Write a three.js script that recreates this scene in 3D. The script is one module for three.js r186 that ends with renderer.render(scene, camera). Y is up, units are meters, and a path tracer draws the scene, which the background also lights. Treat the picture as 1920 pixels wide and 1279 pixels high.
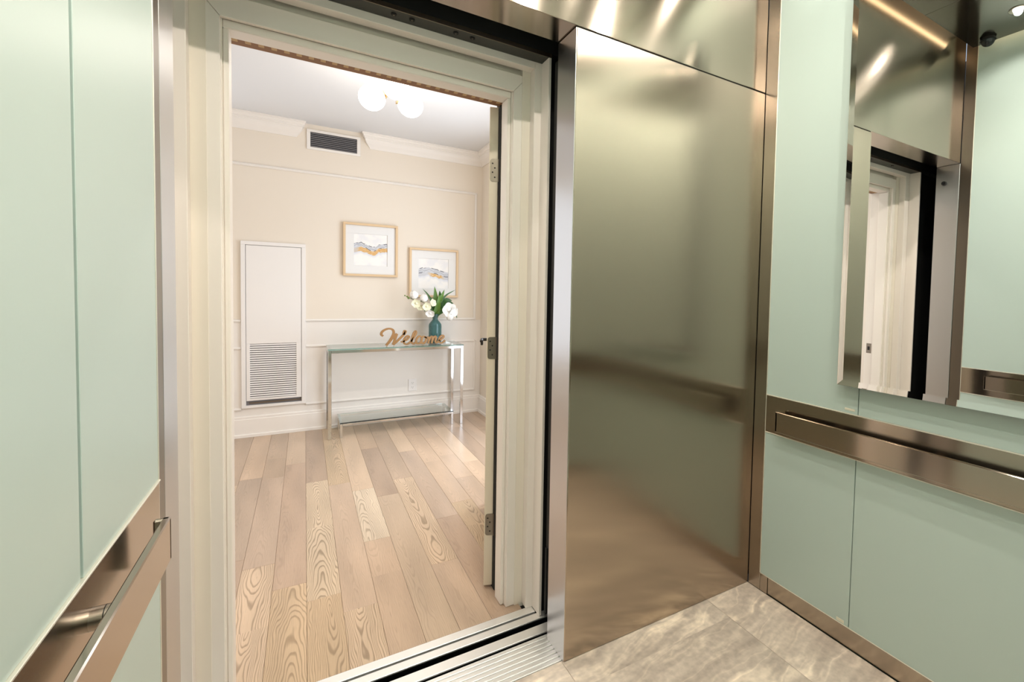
import * as THREE from 'three';
import { mergeGeometries, mergeVertices } from 'three/addons/utils/BufferGeometryUtils.js';
import { ImprovedNoise } from 'three/addons/math/ImprovedNoise.js';
import { RectAreaLightUniformsLib } from 'three/addons/lights/RectAreaLightUniformsLib.js';

// ---------------------------------------------------------------- camera, sky, lights, exposure
const scene = new THREE.Scene();
const renderer = new THREE.WebGLRenderer({ antialias: true });
renderer.toneMapping = THREE.LinearToneMapping;
renderer.toneMappingExposure = 0.96;
renderer.shadowMap.enabled = true;
RectAreaLightUniformsLib.init();
scene.background = new THREE.Color().setRGB(0.62, 0.78, 1.0);

const camera = new THREE.PerspectiveCamera(2 * Math.atan(639.5 / 896.747) * 180 / Math.PI, 1920 / 1279, 0.02, 60);
{
  const yaw = 32.1669 * Math.PI / 180, pitch = -2.3069 * Math.PI / 180, roll = 1.3579 * Math.PI / 180;
  const fw = new THREE.Vector3(Math.sin(yaw) * Math.cos(pitch), Math.sin(pitch), -Math.cos(yaw) * Math.cos(pitch));
  const rt = new THREE.Vector3(Math.cos(yaw), 0, Math.sin(yaw));
  const up = new THREE.Vector3().crossVectors(rt, fw);
  const r2 = rt.clone().multiplyScalar(Math.cos(roll)).addScaledVector(up, Math.sin(roll));
  const u2 = rt.clone().multiplyScalar(-Math.sin(roll)).addScaledVector(up, Math.cos(roll));
  camera.quaternion.setFromRotationMatrix(new THREE.Matrix4().makeBasis(r2, u2, fw.clone().negate()));
  camera.position.set(0.2639, 1.27, 1.4023);
  camera.setViewOffset(1920, 1279, -174.678, 56.022, 1920, 1279);
}
scene.add(camera);

const CAB_LIGHT = 1.15, CAB_WARM = [1.0, 0.92, 0.82];      // eight ceiling spots of the cab (candela)
const COVE_LIGHT = 2.5, COVE_WARM = [1.0, 0.74, 0.45];        // LED strips above the cab ceiling
const GLOBE_LIGHT = 0.22, GLOBE_WARM = [1.0, 0.90, 0.76];     // three globes in the hall
const DAY_LIGHT = 4.3, DAY = [0.86, 0.93, 1.0];
const HALL_FILL = 3.6, HALL_WARM = [1.0, 0.91, 0.80];         // unseen lights added above the doorway to brighten the hall              // daylight through the hall window
const rgb = (a) => new THREE.Color().setRGB(a[0], a[1], a[2]);

// ---------------------------------------------------------------- main measures (metres)
const W = 1.927, ZR = 1.53, HY = 2.129, XP = 1.013, REV = 0.133, CEIL = 2.80, ROOF = 2.95;
const HALLZ = -3.48, HALLR = 1.81, HALLL = -1.2, HALLC = 2.645, HALLF = -0.52;

// ---------------------------------------------------------------- helpers
let seed = 7;
const rnd = () => { seed = (seed * 1664525 + 1013904223) >>> 0; return seed / 4294967296; };
const noise = new ImprovedNoise();
const nz = (x, y, z = 0) => noise.noise(x, y, z);
const fbm = (x, y, z, o = 4) => { let s = 0, a = 0.5; for (let i = 0; i < o; i++) { s += a * nz(x, y, z + i * 7.3); x *= 2.03; y *= 2.03; a *= 0.5; } return s; };
const used = {};
function numbered(n) { const k = used[n] = (used[n] ?? -1) + 1; return k ? `${n}_${String(k).padStart(3, '0')}` : n; }
function shade(o) { o.castShadow = o.receiveShadow = true; return o; }
function tag(o, label, category, group) { o.userData.label = label; o.userData.category = category; if (group) o.userData.group = group; return o; }
function thing(name, label, category, pos = [0, 0, 0], turn = 0, group) {
  const o = new THREE.Group(); o.name = numbered(name); o.position.set(...pos); o.rotation.y = turn; scene.add(o);
  return tag(o, label, category, group);
}
function structGroup(name, label) {
  const o = new THREE.Group(); o.name = name; o.userData.kind = 'structure'; if (label) o.userData.label = label; scene.add(o); return o;
}
const part = (name, g, m, parent) => { const o = shade(new THREE.Mesh(Array.isArray(g) ? merge(g) : g, m)); o.name = name; parent.add(o); return o; };
function partNo(name, g, m, parent) {
  const k = parent.children.filter((c) => c.name.replace(/_\d{3}$/, '') === name).length;
  return part(k ? `${name}_${String(k).padStart(3, '0')}` : name, g, m, parent);
}
function struct(name, g, m, label) { const o = part(name, g, m, scene); o.userData.kind = 'structure'; if (label) o.userData.label = label; return o; }
function merge(list) { return list.length === 1 ? list[0] : mergeGeometries(list.map((g) => (g.index ? g.toNonIndexed() : g)), false); }

// a box with chamfered edges; uv in metres: u runs level, v runs up (on flat faces u = x, v = z)
function bx(x0, x1, y0, y1, z0, z1, b = 0.0015) {
  b = Math.min(b, (x1 - x0) * 0.45, (y1 - y0) * 0.45, (z1 - z0) * 0.45);
  const P = [], N = [], U = [];
  const lo = [x0, y0, z0], hi = [x1, y1, z1];
  const uvOf = (n, p) => { const a = n.map(Math.abs); return a[0] >= a[1] && a[0] >= a[2] ? [p[2], p[1]] : a[1] >= a[2] ? [p[0], p[2]] : [p[0], p[1]]; };
  const poly = (pts, n) => {
    const l = Math.hypot(...n); n = n.map((v) => v / l);
    const e1 = pts[1].map((v, i) => v - pts[0][i]), e2 = pts[2].map((v, i) => v - pts[0][i]);
    const c = [e1[1] * e2[2] - e1[2] * e2[1], e1[2] * e2[0] - e1[0] * e2[2], e1[0] * e2[1] - e1[1] * e2[0]];
    if (c[0] * n[0] + c[1] * n[1] + c[2] * n[2] < 0) pts = pts.slice().reverse();
    for (let i = 1; i + 1 < pts.length; i++) for (const q of [pts[0], pts[i], pts[i + 1]]) { P.push(...q); N.push(...n); U.push(...uvOf(n, q)); }
  };
  const at = (s, f) => s.map((v, i) => (v > 0 ? hi[i] - (i === f ? 0 : b) : lo[i] + (i === f ? 0 : b)));
  for (let f = 0; f < 3; f++) for (const s of [-1, 1]) {
    const o = [0, 1, 2].filter((i) => i !== f);
    const pts = [[-1, -1], [1, -1], [1, 1], [-1, 1]].map(([a, c]) => { const q = [0, 0, 0]; q[f] = s; q[o[0]] = a; q[o[1]] = c; return at(q, f); });
    const n = [0, 0, 0]; n[f] = s; poly(pts, n);
  }
  if (b > 0) {
    for (let f = 0; f < 3; f++) for (let g = f + 1; g < 3; g++) for (const s of [-1, 1]) for (const t of [-1, 1]) {
      const h = 3 - f - g, q0 = [0, 0, 0], q1 = [0, 0, 0]; q0[f] = q1[f] = s; q0[g] = q1[g] = t; q0[h] = -1; q1[h] = 1;
      const n = [0, 0, 0]; n[f] = s; n[g] = t;
      poly([at(q0, f), at(q1, f), at(q1, g), at(q0, g)], n);
    }
    for (const a of [-1, 1]) for (const c of [-1, 1]) for (const d of [-1, 1]) { const q = [a, c, d]; poly([at(q, 0), at(q, 1), at(q, 2)], q); }
  }
  const g = new THREE.BufferGeometry();
  g.setAttribute('position', new THREE.Float32BufferAttribute(P, 3));
  g.setAttribute('normal', new THREE.Float32BufferAttribute(N, 3));
  g.setAttribute('uv', new THREE.Float32BufferAttribute(U, 2));
  return g;
}
// a run of profile points [p, h] (distance from the wall, height); way(p) gives the plan corners [x, z] at that distance
function sweep(profile, way) {
  const rows = profile.map(([p, h]) => way(p).map(([x, z]) => [x, h, z]));
  const P = [], U = [];
  for (let i = 0; i + 1 < rows.length; i++) for (let j = 0; j + 1 < rows[i].length; j++) {
    const a = rows[i][j], b = rows[i][j + 1], c = rows[i + 1][j + 1], d = rows[i + 1][j];
    for (const q of [a, b, c, a, c, d]) { P.push(...q); U.push(q[0] + q[2], q[1]); }
  }
  const g = new THREE.BufferGeometry();
  g.setAttribute('position', new THREE.Float32BufferAttribute(P, 3));
  g.setAttribute('uv', new THREE.Float32BufferAttribute(U, 2));
  g.computeVertexNormals();
  return g;
}
const cyl = (r0, r1, h, n = 24) => new THREE.CylinderGeometry(r0, r1, h, n);
const sph = (r, a = 24, b = 16) => new THREE.SphereGeometry(r, a, b);
function moved(g, x, y, z, rx = 0, ry = 0, rz = 0) { return g.applyMatrix4(new THREE.Matrix4().compose(new THREE.Vector3(x, y, z), new THREE.Quaternion().setFromEuler(new THREE.Euler(rx, ry, rz)), new THREE.Vector3(1, 1, 1))); }
function dataTexture(w, h, fn, srgb = true) {
  const d = new Uint8Array(w * h * 4);
  for (let y = 0; y < h; y++) for (let x = 0; x < w; x++) { const c = fn(x, y), i = (y * w + x) * 4; d[i] = c[0]; d[i + 1] = c[1]; d[i + 2] = c[2]; d[i + 3] = 255; }
  const t = new THREE.DataTexture(d, w, h); t.wrapS = t.wrapT = THREE.RepeatWrapping; t.magFilter = THREE.LinearFilter; t.minFilter = THREE.LinearFilter;
  if (srgb) t.colorSpace = THREE.SRGBColorSpace;
  t.needsUpdate = true; return t;
}
const clampB = (v) => Math.max(0, Math.min(255, v));
const mixC = (a, b, t) => a.map((v, i) => v + (b[i] - v) * t);
const smooth = (a, b, x) => { const t = Math.max(0, Math.min(1, (x - a) / (b - a))); return t * t * (3 - 2 * t); };

// ---------------------------------------------------------------- materials
const std = (c, roughness, o = {}) => new THREE.MeshStandardMaterial({ color: rgb(c), roughness, ...o });
const phys = (c, roughness, o = {}) => new THREE.MeshPhysicalMaterial({ color: rgb(c), roughness, ...o });
// brushed steel: fine lines; the highlight is drawn out across them
function brushLines(vertical) {
  const a = [], b = []; for (let i = 0; i < 512; i++) { a.push(rnd()); b.push(rnd()); }
  return dataTexture(512, 512, (x, y) => { const k = vertical ? x : y, l = vertical ? y : x; const v = 238 + 10 * a[k] + 6 * nz(k * 0.7, l * 0.012, 3); return [v, clampB(v), v].map(clampB); }, false);
}
const brushV = brushLines(true), brushH = brushLines(false);
brushV.repeat.set(3, 1.5); brushH.repeat.set(1.5, 3);
const steelC = [0.475, 0.415, 0.35];
const M = {
  steelV: phys([0.45, 0.375, 0.30], 0.20, { metalness: 1, roughnessMap: brushV, anisotropy: 0.95, anisotropyRotation: 0 }),
  steelH: phys([0.46, 0.395, 0.325], 0.165, { metalness: 1, roughnessMap: brushH, anisotropy: 0.93, anisotropyRotation: Math.PI / 2 }),
  steelPost: phys(steelC, 0.26, { metalness: 1, roughnessMap: brushV, anisotropy: 0.7, anisotropyRotation: 0 }),
  steelReveal: phys([0.62, 0.605, 0.605], 0.30, { metalness: 1, anisotropy: 0.5 }),  // same steel in a lighter, bluer colour, imitating the bright hall reflection
  steelShade: phys([0.23, 0.195, 0.16], 0.30, { metalness: 1 }),  // left post steel, darkened in colour to imitate shade
  edgeGlint: phys([0.86, 0.83, 0.74], 0.42, { metalness: 0.7 }),  // pale colour imitating light caught along panel edges
  steelPlain: phys(steelC, 0.28, { metalness: 1 }),
  steelDark: phys([0.30, 0.28, 0.25], 0.14, { metalness: 1 }),
  chrome: phys([0.72, 0.72, 0.73], 0.07, { metalness: 1 }),
  nickel: phys([0.24, 0.20, 0.16], 0.38, { metalness: 1 }),
  mirror: phys([0.90, 0.91, 0.90], 0.0, { metalness: 1 }),
  glassPanel: phys([0.49, 0.59, 0.55], 0.42, { specularIntensity: 0.8, clearcoat: 0.25, clearcoatRoughness: 0.3 }),
  glassEdge: phys([0.10, 0.22, 0.17], 0.3),
  behindGlass: std([0.03, 0.06, 0.05], 0.8),
  black: std([0.008, 0.008, 0.008], 0.8),
  charcoal: std([0.022, 0.021, 0.02], 0.5, { metalness: 0.2 }),
  lintel: std([0.06, 0.06, 0.055], 0.45, { metalness: 0.5 }),
  cream: std([0.84, 0.77, 0.715], 0.42),
  creamWood: std([0.85, 0.785, 0.725], 0.38),
  doorPaint: std([0.74, 0.64, 0.51], 0.4),
  alu: phys([0.90, 0.89, 0.87], 0.42, { metalness: 0.75 }),
  wallBeige: std([0.80, 0.725, 0.63], 0.7),
  wallWhite: std([0.83, 0.79, 0.75], 0.6),
  trimWhite: std([0.84, 0.80, 0.76], 0.4),
  ceilPaint: std([0.72, 0.72, 0.73], 0.85),
  panelWhite: std([0.84, 0.815, 0.80], 0.5),
  slotDark: std([0.03, 0.03, 0.035], 0.7),
  gapGrey: std([0.22, 0.21, 0.22], 0.8),
  rawWood: std([0.26, 0.13, 0.06], 0.7),
  rawLight: std([0.50, 0.33, 0.16], 0.7),
  frameWood: std([0.72, 0.53, 0.33], 0.42),
  mat: std([0.80, 0.80, 0.80], 0.8),
  signWood: std([0.32, 0.165, 0.055], 0.5),
  brass: phys([0.72, 0.52, 0.26], 0.25, { metalness: 1 }),
  tableGlass: phys([0.90, 0.96, 0.945], 0.03, { transmission: 1, thickness: 0.01, ior: 1.5, attenuationColor: rgb([0.62, 0.84, 0.79]), attenuationDistance: 0.22 }),
  picGlass: phys([1, 1, 1], 0.02, { transmission: 1, thickness: 0 }),
  vaseGlass: phys([0.20, 0.42, 0.42], 0.06, { transmission: 0.82, thickness: 0.02, ior: 1.45, attenuationColor: rgb([0.10, 0.36, 0.38]), attenuationDistance: 0.05 }),
  leaf: phys([0.028, 0.105, 0.014], 0.4, { side: THREE.DoubleSide }),
  leafLight: phys([0.10, 0.22, 0.025], 0.42, { side: THREE.DoubleSide }),
  petal: phys([0.86, 0.85, 0.82], 0.6, { side: THREE.DoubleSide }),
  petalCream: phys([0.80, 0.79, 0.58], 0.6, { side: THREE.DoubleSide }),
  stem: std([0.14, 0.22, 0.05], 0.6),
  dome: phys([0.006, 0.007, 0.010], 0.08),
  sticker: std([0.78, 0.74, 0.60], 0.5),
};
const glow = (c, k) => new THREE.MeshStandardMaterial({ color: rgb([0.9, 0.9, 0.9]), emissive: rgb(c), emissiveIntensity: k, roughness: 0.4 });

// oak: eight strips side by side, the last four with bold cathedral grain; along v 1.3 m
const OAKW = 0.121, OAKL = 1.3, OAKN = 8;
const oakTex = (() => {
  const w = 1536, h = 1024, sw = w / OAKN;
  const S = []; for (let i = 0; i < OAKN; i++) S.push({ x0: 0.02 + 0.08 * rnd(), h0: 0.012 + 0.02 * rnd(), sl: (i > 3 ? 0.036 : 0.02) * (rnd() > 0.5 ? 1 : -1) * (0.6 + rnd()), sp: i > 3 ? 0.0046 + 0.0018 * rnd() : 0.0036 + 0.0014 * rnd(), a: i > 3 ? 0.55 + 0.25 * rnd() : 0.16 + 0.10 * rnd(), z: 11 * i + 3.1 });
  S[4].a = 0.85; S[5].a = 0.7;
  const tone = [[214, 184, 156], [205, 175, 149], [221, 192, 163], [209, 181, 156], [222, 197, 168], [230, 208, 182], [214, 185, 152], [220, 192, 163]];
  return dataTexture(w, h, (px, py) => {
    const i = Math.min(OAKN - 1, Math.floor(px / sw)), s = S[i], x = ((px / sw) % 1) * OAKW, y = (py / h) * OAKL;
    const wob = 0.010 * nz(x * 22, y * 3.2, s.z) + 0.006 * nz(x * 60, y * 9, s.z + 5);
    const hh = s.h0 + s.sl * (y - 0.65) * 1.4 + 0.022 * nz(0.7, y * 1.3, s.z + 9) + 0.010 * nz(x * 8, y * 5, s.z + 2);
    const r = Math.sqrt((x - s.x0 + wob) ** 2 + hh * hh) + 0.0022 * nz(x * 40, y * 6, s.z + 20);
    const f = (r / s.sp) % 1, line = smooth(0.50, 0.80, f) * (1 - smooth(0.86, 1.0, f));
    const pores = Math.max(0, nz(x * 900, y * 22, s.z + 40)) * 0.22 + Math.max(0, nz(x * 400, y * 9, s.z + 60)) * 0.14;
    const cloud = 0.07 * nz(x * 14, y * 2.2, s.z + 80);
    const k = 1 - s.a * 0.27 * line - pores * 0.34 + cloud;
    const t = tone[i];
    return [clampB(t[0] * k), clampB(t[1] * (k - 0.02 * line * s.a)), clampB(t[2] * (k - 0.05 * line * s.a))];
  });
})();
const oakMat = [[0.77, 0.785, 0.81], [0.84, 0.85, 0.86], [0.69, 0.71, 0.735]].map((c) => new THREE.MeshPhysicalMaterial({ map: oakTex, color: rgb(c), roughness: 0.29, bumpMap: oakTex, bumpScale: 0.0004 }));

// cab floor stone: grey-beige with slanting veins; 1.35 m square
const stoneTex = dataTexture(1024, 1024, (px, py) => {
  const x = px / 1024 * 1.35, y = py / 1024 * 1.35;
  const u = x * 0.97 - y * 0.24, v = x * 0.24 + y * 0.97;     // veins run along u
  const wx = 0.10 * fbm(x * 3, y * 3, 1), wy = 0.10 * fbm(x * 3 + 9, y * 3, 4);
  const band = fbm((u + wx) * 1.3, (v + wy) * 13, 12, 5) + 0.28 * fbm((u + wx * 0.5) * 4, (v + wy * 0.5) * 34, 15, 3);
  const vein = Math.max(0, 1 - Math.abs(fbm((u + wx) * 1.5, (v + wy) * 11, 30, 4)) * 8);
  const blot = smooth(0.05, 0.32, fbm((u + wx) * 3.2, (v + wy) * 9, 50, 5));
  const speck = fbm(x * 42, y * 42, 70, 3);
  let c = mixC([164, 154, 146], [206, 196, 186], 0.5 + band * 1.2);
  c = mixC(c, [244, 232, 216], Math.min(1, 0.35 * vein * vein + 0.65 * blot));
  return c.map((q) => clampB(q * (1 + 0.16 * speck)));
});
stoneTex.repeat.set(1 / 1.35, 1 / 1.35);
const stoneMat = [[1.14, 1.09, 1.04], [1.05, 1.01, 0.965], [1.2, 1.15, 1.10]].map((c) => new THREE.MeshPhysicalMaterial({ map: stoneTex, color: rgb(c), roughness: 0.34 }));

// ================================================================ THE CAB
// floor of stone tiles
{
  const f = structGroup('floor_cab', 'grey-beige veined stone tiles of the elevator floor');
  part('floor_base', bx(-0.02, W + 0.02, -0.05, -0.012, -0.012, ZR + 0.02, 0), M.charcoal, f);
  const xs = [0.001, 0.336, 1.008, 1.680, W], zs = [-0.011, 0.665, 1.34, ZR];
  for (let i = 0; i + 1 < xs.length; i++) for (let j = 0; j + 1 < zs.length; j++) {
    const g = bx(xs[i] + 0.0005, xs[i + 1] - 0.0005, -0.012, 0, zs[j] + 0.0005, zs[j + 1] - 0.0005, 0.0008);
    const uv = g.attributes.uv, ou = rnd() * 1.3, ov = rnd() * 1.3;
    for (let k = 0; k < uv.count; k++) uv.setXY(k, uv.getX(k) + ou, uv.getY(k) + ov);
    partNo('floor_tile', g, stoneMat[(i * 2 + j) % 3], f);
  }
}
// side walls: s = -1 is the left wall at x = 0, s = 1 the right wall at x = W
function cabWall(name, s, seam, gap, label) {
  const w = structGroup(name, label);
  const X = (d) => (s < 0 ? d : W - d);                            // d: distance into the cab
  const box = (d0, d1, y0, y1, z0, z1, b) => { const a = X(d0), c = X(d1); return bx(Math.min(a, c), Math.max(a, c), y0, y1, z0, z1, b); };
  part('wall_backing', box(-0.09, -0.012, -0.05, ROOF, 0.002, ZR + 0.05, 0), M.behindGlass, w);
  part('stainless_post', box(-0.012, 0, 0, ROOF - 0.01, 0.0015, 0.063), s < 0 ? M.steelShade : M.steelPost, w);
  part('edge_glint', [box(-0.012, 0.0036, 0.0785, ROOF - 0.02, 0.0632, 0.0664, 0.0006), box(-0.006, 0.0036, 0.0757, 0.0784, 0.0668, ZR, 0.0006)], M.edgeGlint, w);  // thin pale strips drawn as the bright line on the glass edges
  part('kick_plate', [box(-0.012, -0.004, 0, 0.0755, 0.102, ZR), box(-0.012, 0, 0, 0.0755, 0.064, 0.101)], M.steelH, w);
  const zs = [0.0665, seam, seam + 0.53, ZR - 0.004];
  for (let k = 0; k < 3; k++) {
    const a = zs[k] + (k ? gap / 2 : 0), c = zs[k + 1] - (k < 2 ? gap / 2 : 0);
    partNo('glass_panel', box(-0.010, 0.002, 0.0785, 0.6915, a, c, 0.0008), M.glassPanel, w);
    partNo('glass_panel', box(-0.010, 0.002, 0.8535, ROOF - 0.02, a, c, 0.0008), M.glassPanel, w);
  }
  for (let k = 1; k < 3; k++) part(k > 1 ? 'glass_joint_001' : 'glass_joint', box(-0.0118, -0.007, 0.0785, ROOF - 0.02, zs[k] - gap / 2, zs[k] + gap / 2, 0), M.glassEdge, w);
  return w;
}
cabWall('wall_left', -1, 0.4725, 0.011, 'pale aqua glass panelled left wall of the elevator');
cabWall('wall_right', 1, 0.461, 0.003, 'pale aqua glass panelled right wall of the elevator');
{
  const w = structGroup('wall_rear', 'aqua glass rear wall of the elevator behind the viewer');
  part('wall_backing', bx(-0.09, W + 0.09, -0.05, ROOF, ZR + 0.012, ZR + 0.10, 0), M.behindGlass, w);
  part('stainless_post', bx(0, 0.06, 0, ROOF - 0.01, ZR, ZR + 0.012), M.steelPost, w);
  part('stainless_post_001', bx(W - 0.06, W, 0, ROOF - 0.01, ZR, ZR + 0.012), M.steelPost, w);
  part('kick_plate', bx(0.06, W - 0.06, 0, 0.0755, ZR + 0.004, ZR + 0.012), M.steelH, w);
  part('rail_band', bx(0.06, W - 0.06, 0.693, 0.852, ZR - 0.002, ZR + 0.012), M.steelH, w);
  const xs = [0.063, 0.66, 1.265, W - 0.063];
  for (let k = 0; k < 3; k++) {
    partNo('glass_panel', bx(xs[k] + 0.0015, xs[k + 1] - 0.0015, 0.0785, 0.6905, ZR - 0.002, ZR + 0.010, 0.001), M.glassPanel, w);
    partNo('glass_panel', bx(xs[k] + 0.0015, xs[k + 1] - 0.0015, 0.8545, ROOF - 0.02, ZR - 0.002, ZR + 0.010, 0.001), M.glassPanel, w);
  }
}
// front wall: header over the opening, wide return panel on the right, slim reveal on the left
{
  const w = structGroup('wall_front', 'brushed stainless steel front wall of the elevator');
  const h = part('header_panel', bx(0, W, HY + 0.0025, ROOF - 0.01, -REV, 0), M.steelH, w); h.userData.label = 'stainless header above the elevator doorway';
  const p = part('return_panel', bx(XP, W, 0.0005, HY - 0.0015, -REV, 0, 0.0025), M.steelV, w); p.userData.label = 'wide brushed stainless panel right of the doorway';
  part('panel_reveal', bx(XP - 0.0015, XP + 0.001, 0.001, HY - 0.002, -REV + 0.0005, -0.0026, 0.0004), M.steelReveal, w);
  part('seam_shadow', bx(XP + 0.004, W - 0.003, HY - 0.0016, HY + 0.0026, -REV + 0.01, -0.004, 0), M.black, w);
  part('door_reveal', bx(-0.03, 0, 0.0005, HY + 0.002, -REV, -0.0005), M.steelReveal, w);
}
// ceiling of dark polished steel, floating off the walls, with the light slot round it
{
  const c = structGroup('ceiling_cab', 'dark polished steel ceiling of the elevator');
  const xs = [0.065, 0.664, 1.263, W - 0.065], zs = [0.06, 0.755, ZR - 0.065];
  for (let i = 0; i < 3; i++) for (let j = 0; j < 2; j++) partNo('ceiling_panel', bx(xs[i] + 0.001, xs[i + 1] - 0.001, CEIL, CEIL + 0.03, zs[j] + 0.001, zs[j + 1] - 0.001, 0.002), M.steelDark, c);
  part('cab_roof', bx(-0.09, W + 0.09, ROOF, ROOF + 0.05, -REV, ZR + 0.1, 0), M.ceilPaint, c);
  const strip = glow(COVE_WARM, 4);
  const y = CEIL + 0.055;
  const runs = [[W / 2, 0.075, W - 0.2, 0], [W / 2, ZR - 0.08, W - 0.2, Math.PI], [0.08, ZR / 2, ZR - 0.25, -Math.PI / 2], [W - 0.08, ZR / 2, ZR - 0.25, Math.PI / 2]];
  runs.forEach(([x, z, len, turn]) => {                             // turn 0 faces the front wall (-z)
    const g = moved(bx(-len / 2, len / 2, -0.008, 0.008, -0.004, 0.004, 0), x, y, z, 0, turn, 0);
    const s = partNo('led_strip_light', g, strip, c); s.userData.label = 'warm hidden light strip above the ceiling edge';
    const l = new THREE.RectAreaLight(rgb(COVE_WARM), COVE_LIGHT, len, 0.016);
    const d = new THREE.Vector3(-Math.sin(turn), 0, -Math.cos(turn));
    if (Math.abs(turn) === Math.PI / 2) d.set(turn < 0 ? -1 : 1, 0, 0);
    l.position.set(x + d.x * 0.006, y, z + d.z * 0.006); l.lookAt(l.position.x + d.x, y, l.position.z + d.z);
    scene.add(l);
  });
}
// eight recessed ceiling lights
{
  const spots = []; for (const z of [0.36, 1.15]) for (const x of [0.33, 0.81, 1.29, 1.77]) spots.push([x, z]);
  const words = ['left end', 'second from the left', 'second from the right', 'right end'];
  const base = new THREE.Group();
  const ring = new THREE.LatheGeometry([[0.024, 0.0], [0.036, -0.002], [0.040, -0.004], [0.041, -0.001], [0.041, 0.001], [0.024, 0.001]].map((q) => new THREE.Vector2(...q)), 32);
  part('trim_ring', ring, M.steelPlain, base);
  part('lens', moved(cyl(0.024, 0.024, 0.003, 28), 0, -0.0006, 0), glow(CAB_WARM, 9), base);
  spots.forEach(([x, z], i) => {
    const o = base.clone(); o.name = numbered('recessed_ceiling_light'); o.position.set(x, CEIL - 0.0002, z); scene.add(o);
    tag(o, `round recessed light, ${i < 4 ? 'front' : 'rear'} row of the dark cab ceiling, ${words[i % 4]}`, 'ceiling light', 'recessed lights in the elevator ceiling');
    const l = new THREE.SpotLight(rgb(CAB_WARM), CAB_LIGHT * (i < 4 ? 0.85 : 2.45), 8, 1.36, 0.25, 2);
    l.position.set(x, CEIL - 0.012, z); l.target.position.set(x, 0, z); l.castShadow = true; l.shadow.radius = 0.9; l.shadow.mapSize.set(1024, 1024);
    scene.add(l, l.target);
  });
}
// two unseen lights added at the hall ceiling to brighten its walls
for (const [x, w] of [[0.05, 'left'], [1.15, 'right']]) {
  const t = thing('recessed_ceiling_light', `added unseen hall ceiling light just inside the doorway, ${w} one`, 'ceiling light', [x, HALLC, -1.15]);
  part('trim_ring', new THREE.LatheGeometry([[0.034, 0.0], [0.050, -0.002], [0.056, -0.005], [0.057, -0.0005], [0.034, -0.0005]].map((q) => new THREE.Vector2(...q)), 32), M.trimWhite, t);
  part('lens', moved(cyl(0.034, 0.034, 0.002, 28), 0, -0.002, 0), glow(HALL_WARM, 6), t);
  const l = new THREE.SpotLight(rgb(HALL_WARM), HALL_FILL, 8, 1.3, 0.5, 2);
  l.position.set(x, HALLC - 0.012, -1.15); l.target.position.set(x, 0, -1.15); l.castShadow = true; l.shadow.radius = 1.5; scene.add(l, l.target);
}
// hand rails
function handrail(s, z0, y0, y1, posts, label) {
  const t = thing('handrail', label, 'handrail');
  const X = (d) => (s < 0 ? d : W - d);
  const box = (d0, d1, ya, yb, za, zb, b) => { const a = X(d0), c = X(d1); return bx(Math.min(a, c), Math.max(a, c), ya, yb, za, zb, b); };
  part('backing_plate', [box(-0.010, 0.004, 0.693, 0.852, 0.0665, ZR - 0.01, 0.001)], M.steelH, t);
  part('plate_edge_glint', [box(-0.006, 0.0062, 0.8495, 0.8533, 0.0668, ZR - 0.01, 0.0008), box(-0.006, 0.0062, 0.6917, 0.6952, 0.0668, ZR - 0.01, 0.0008)], M.edgeGlint, t);  // pale strips standing in for the highlight on the plate lips
  part('rail_bar', [box(0.034, 0.046, y0, y1, z0, ZR - 0.06, 0.002), box(0.022, 0.046, y0, y1, z0, z0 + 0.012, 0.003)], M.steelH, t);
  posts.forEach((z) => {
    const yc = (y0 + y1) / 2 + 0.004;
    const g = moved(cyl(0.016, 0.016, 0.032, 28), X(0.0185), yc, z, 0, 0, Math.PI / 2);
    const b = partNo('bracket', g, M.steelPlain, t);
    part('bracket_ring', moved(cyl(0.0163, 0.0163, 0.0012, 28), X(0.019), yc, z, 0, 0, Math.PI / 2), M.charcoal, b);
  });
  return t;
}
handrail(-1, 0.20, 0.737, 0.820, [0.45, 0.88, 1.31], 'flat stainless handrail on the left glass wall, nearest the viewer');
handrail(1, 0.145, 0.718, 0.800, [0.36, 0.70, 1.06], 'flat stainless handrail on the right glass wall under the mirror');
// bevelled wall mirror
{
  const t = thing('wall_mirror', 'tall mirror with a slanted rim hanging on the right glass wall', 'mirror');
  const xf = W - 0.046, y0 = 0.959, y1 = 2.46, z0 = 0.406, z1 = 1.22, bv = 0.020, dp = -0.0018;
  part('mirror_backing', bx(xf + 0.005, W - 0.003, y0 + 0.006, y1 - 0.006, z0 + 0.006, z1 - 0.006, 0), M.charcoal, t);
  const quad = (a, b, c, d) => {
    const g = new THREE.BufferGeometry(); g.setAttribute('position', new THREE.Float32BufferAttribute([...a, ...b, ...c, ...a, ...c, ...d], 3));
    g.setAttribute('uv', new THREE.Float32BufferAttribute([0, 0, 1, 0, 1, 1, 0, 0, 1, 1, 0, 1], 2)); g.computeVertexNormals(); return g;
  };
  const o = [[y0, z0], [y0, z1], [y1, z1], [y1, z0]].map(([y, z]) => [xf + dp, y, z]);
  const n = [[y0 + bv, z0 + bv], [y0 + bv, z1 - bv], [y1 - bv, z1 - bv], [y1 - bv, z0 + bv]].map(([y, z]) => [xf, y, z]);
  part('mirror_glass', quad(...n), M.mirror, t);
  for (let k = 0; k < 4; k++) { const b = partNo('bevel', quad(o[k], o[(k + 1) % 4], n[(k + 1) % 4], n[k]), M.mirror, t); if (!k) b.userData.label = 'bevelled mirror edge'; }
  part('mirror_edge', [bx(xf + 0.0006, xf + 0.005, y0 - 0.0008, y1 + 0.0008, z0 - 0.0008, z1 + 0.0008, 0)], M.charcoal, t);
}
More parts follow.
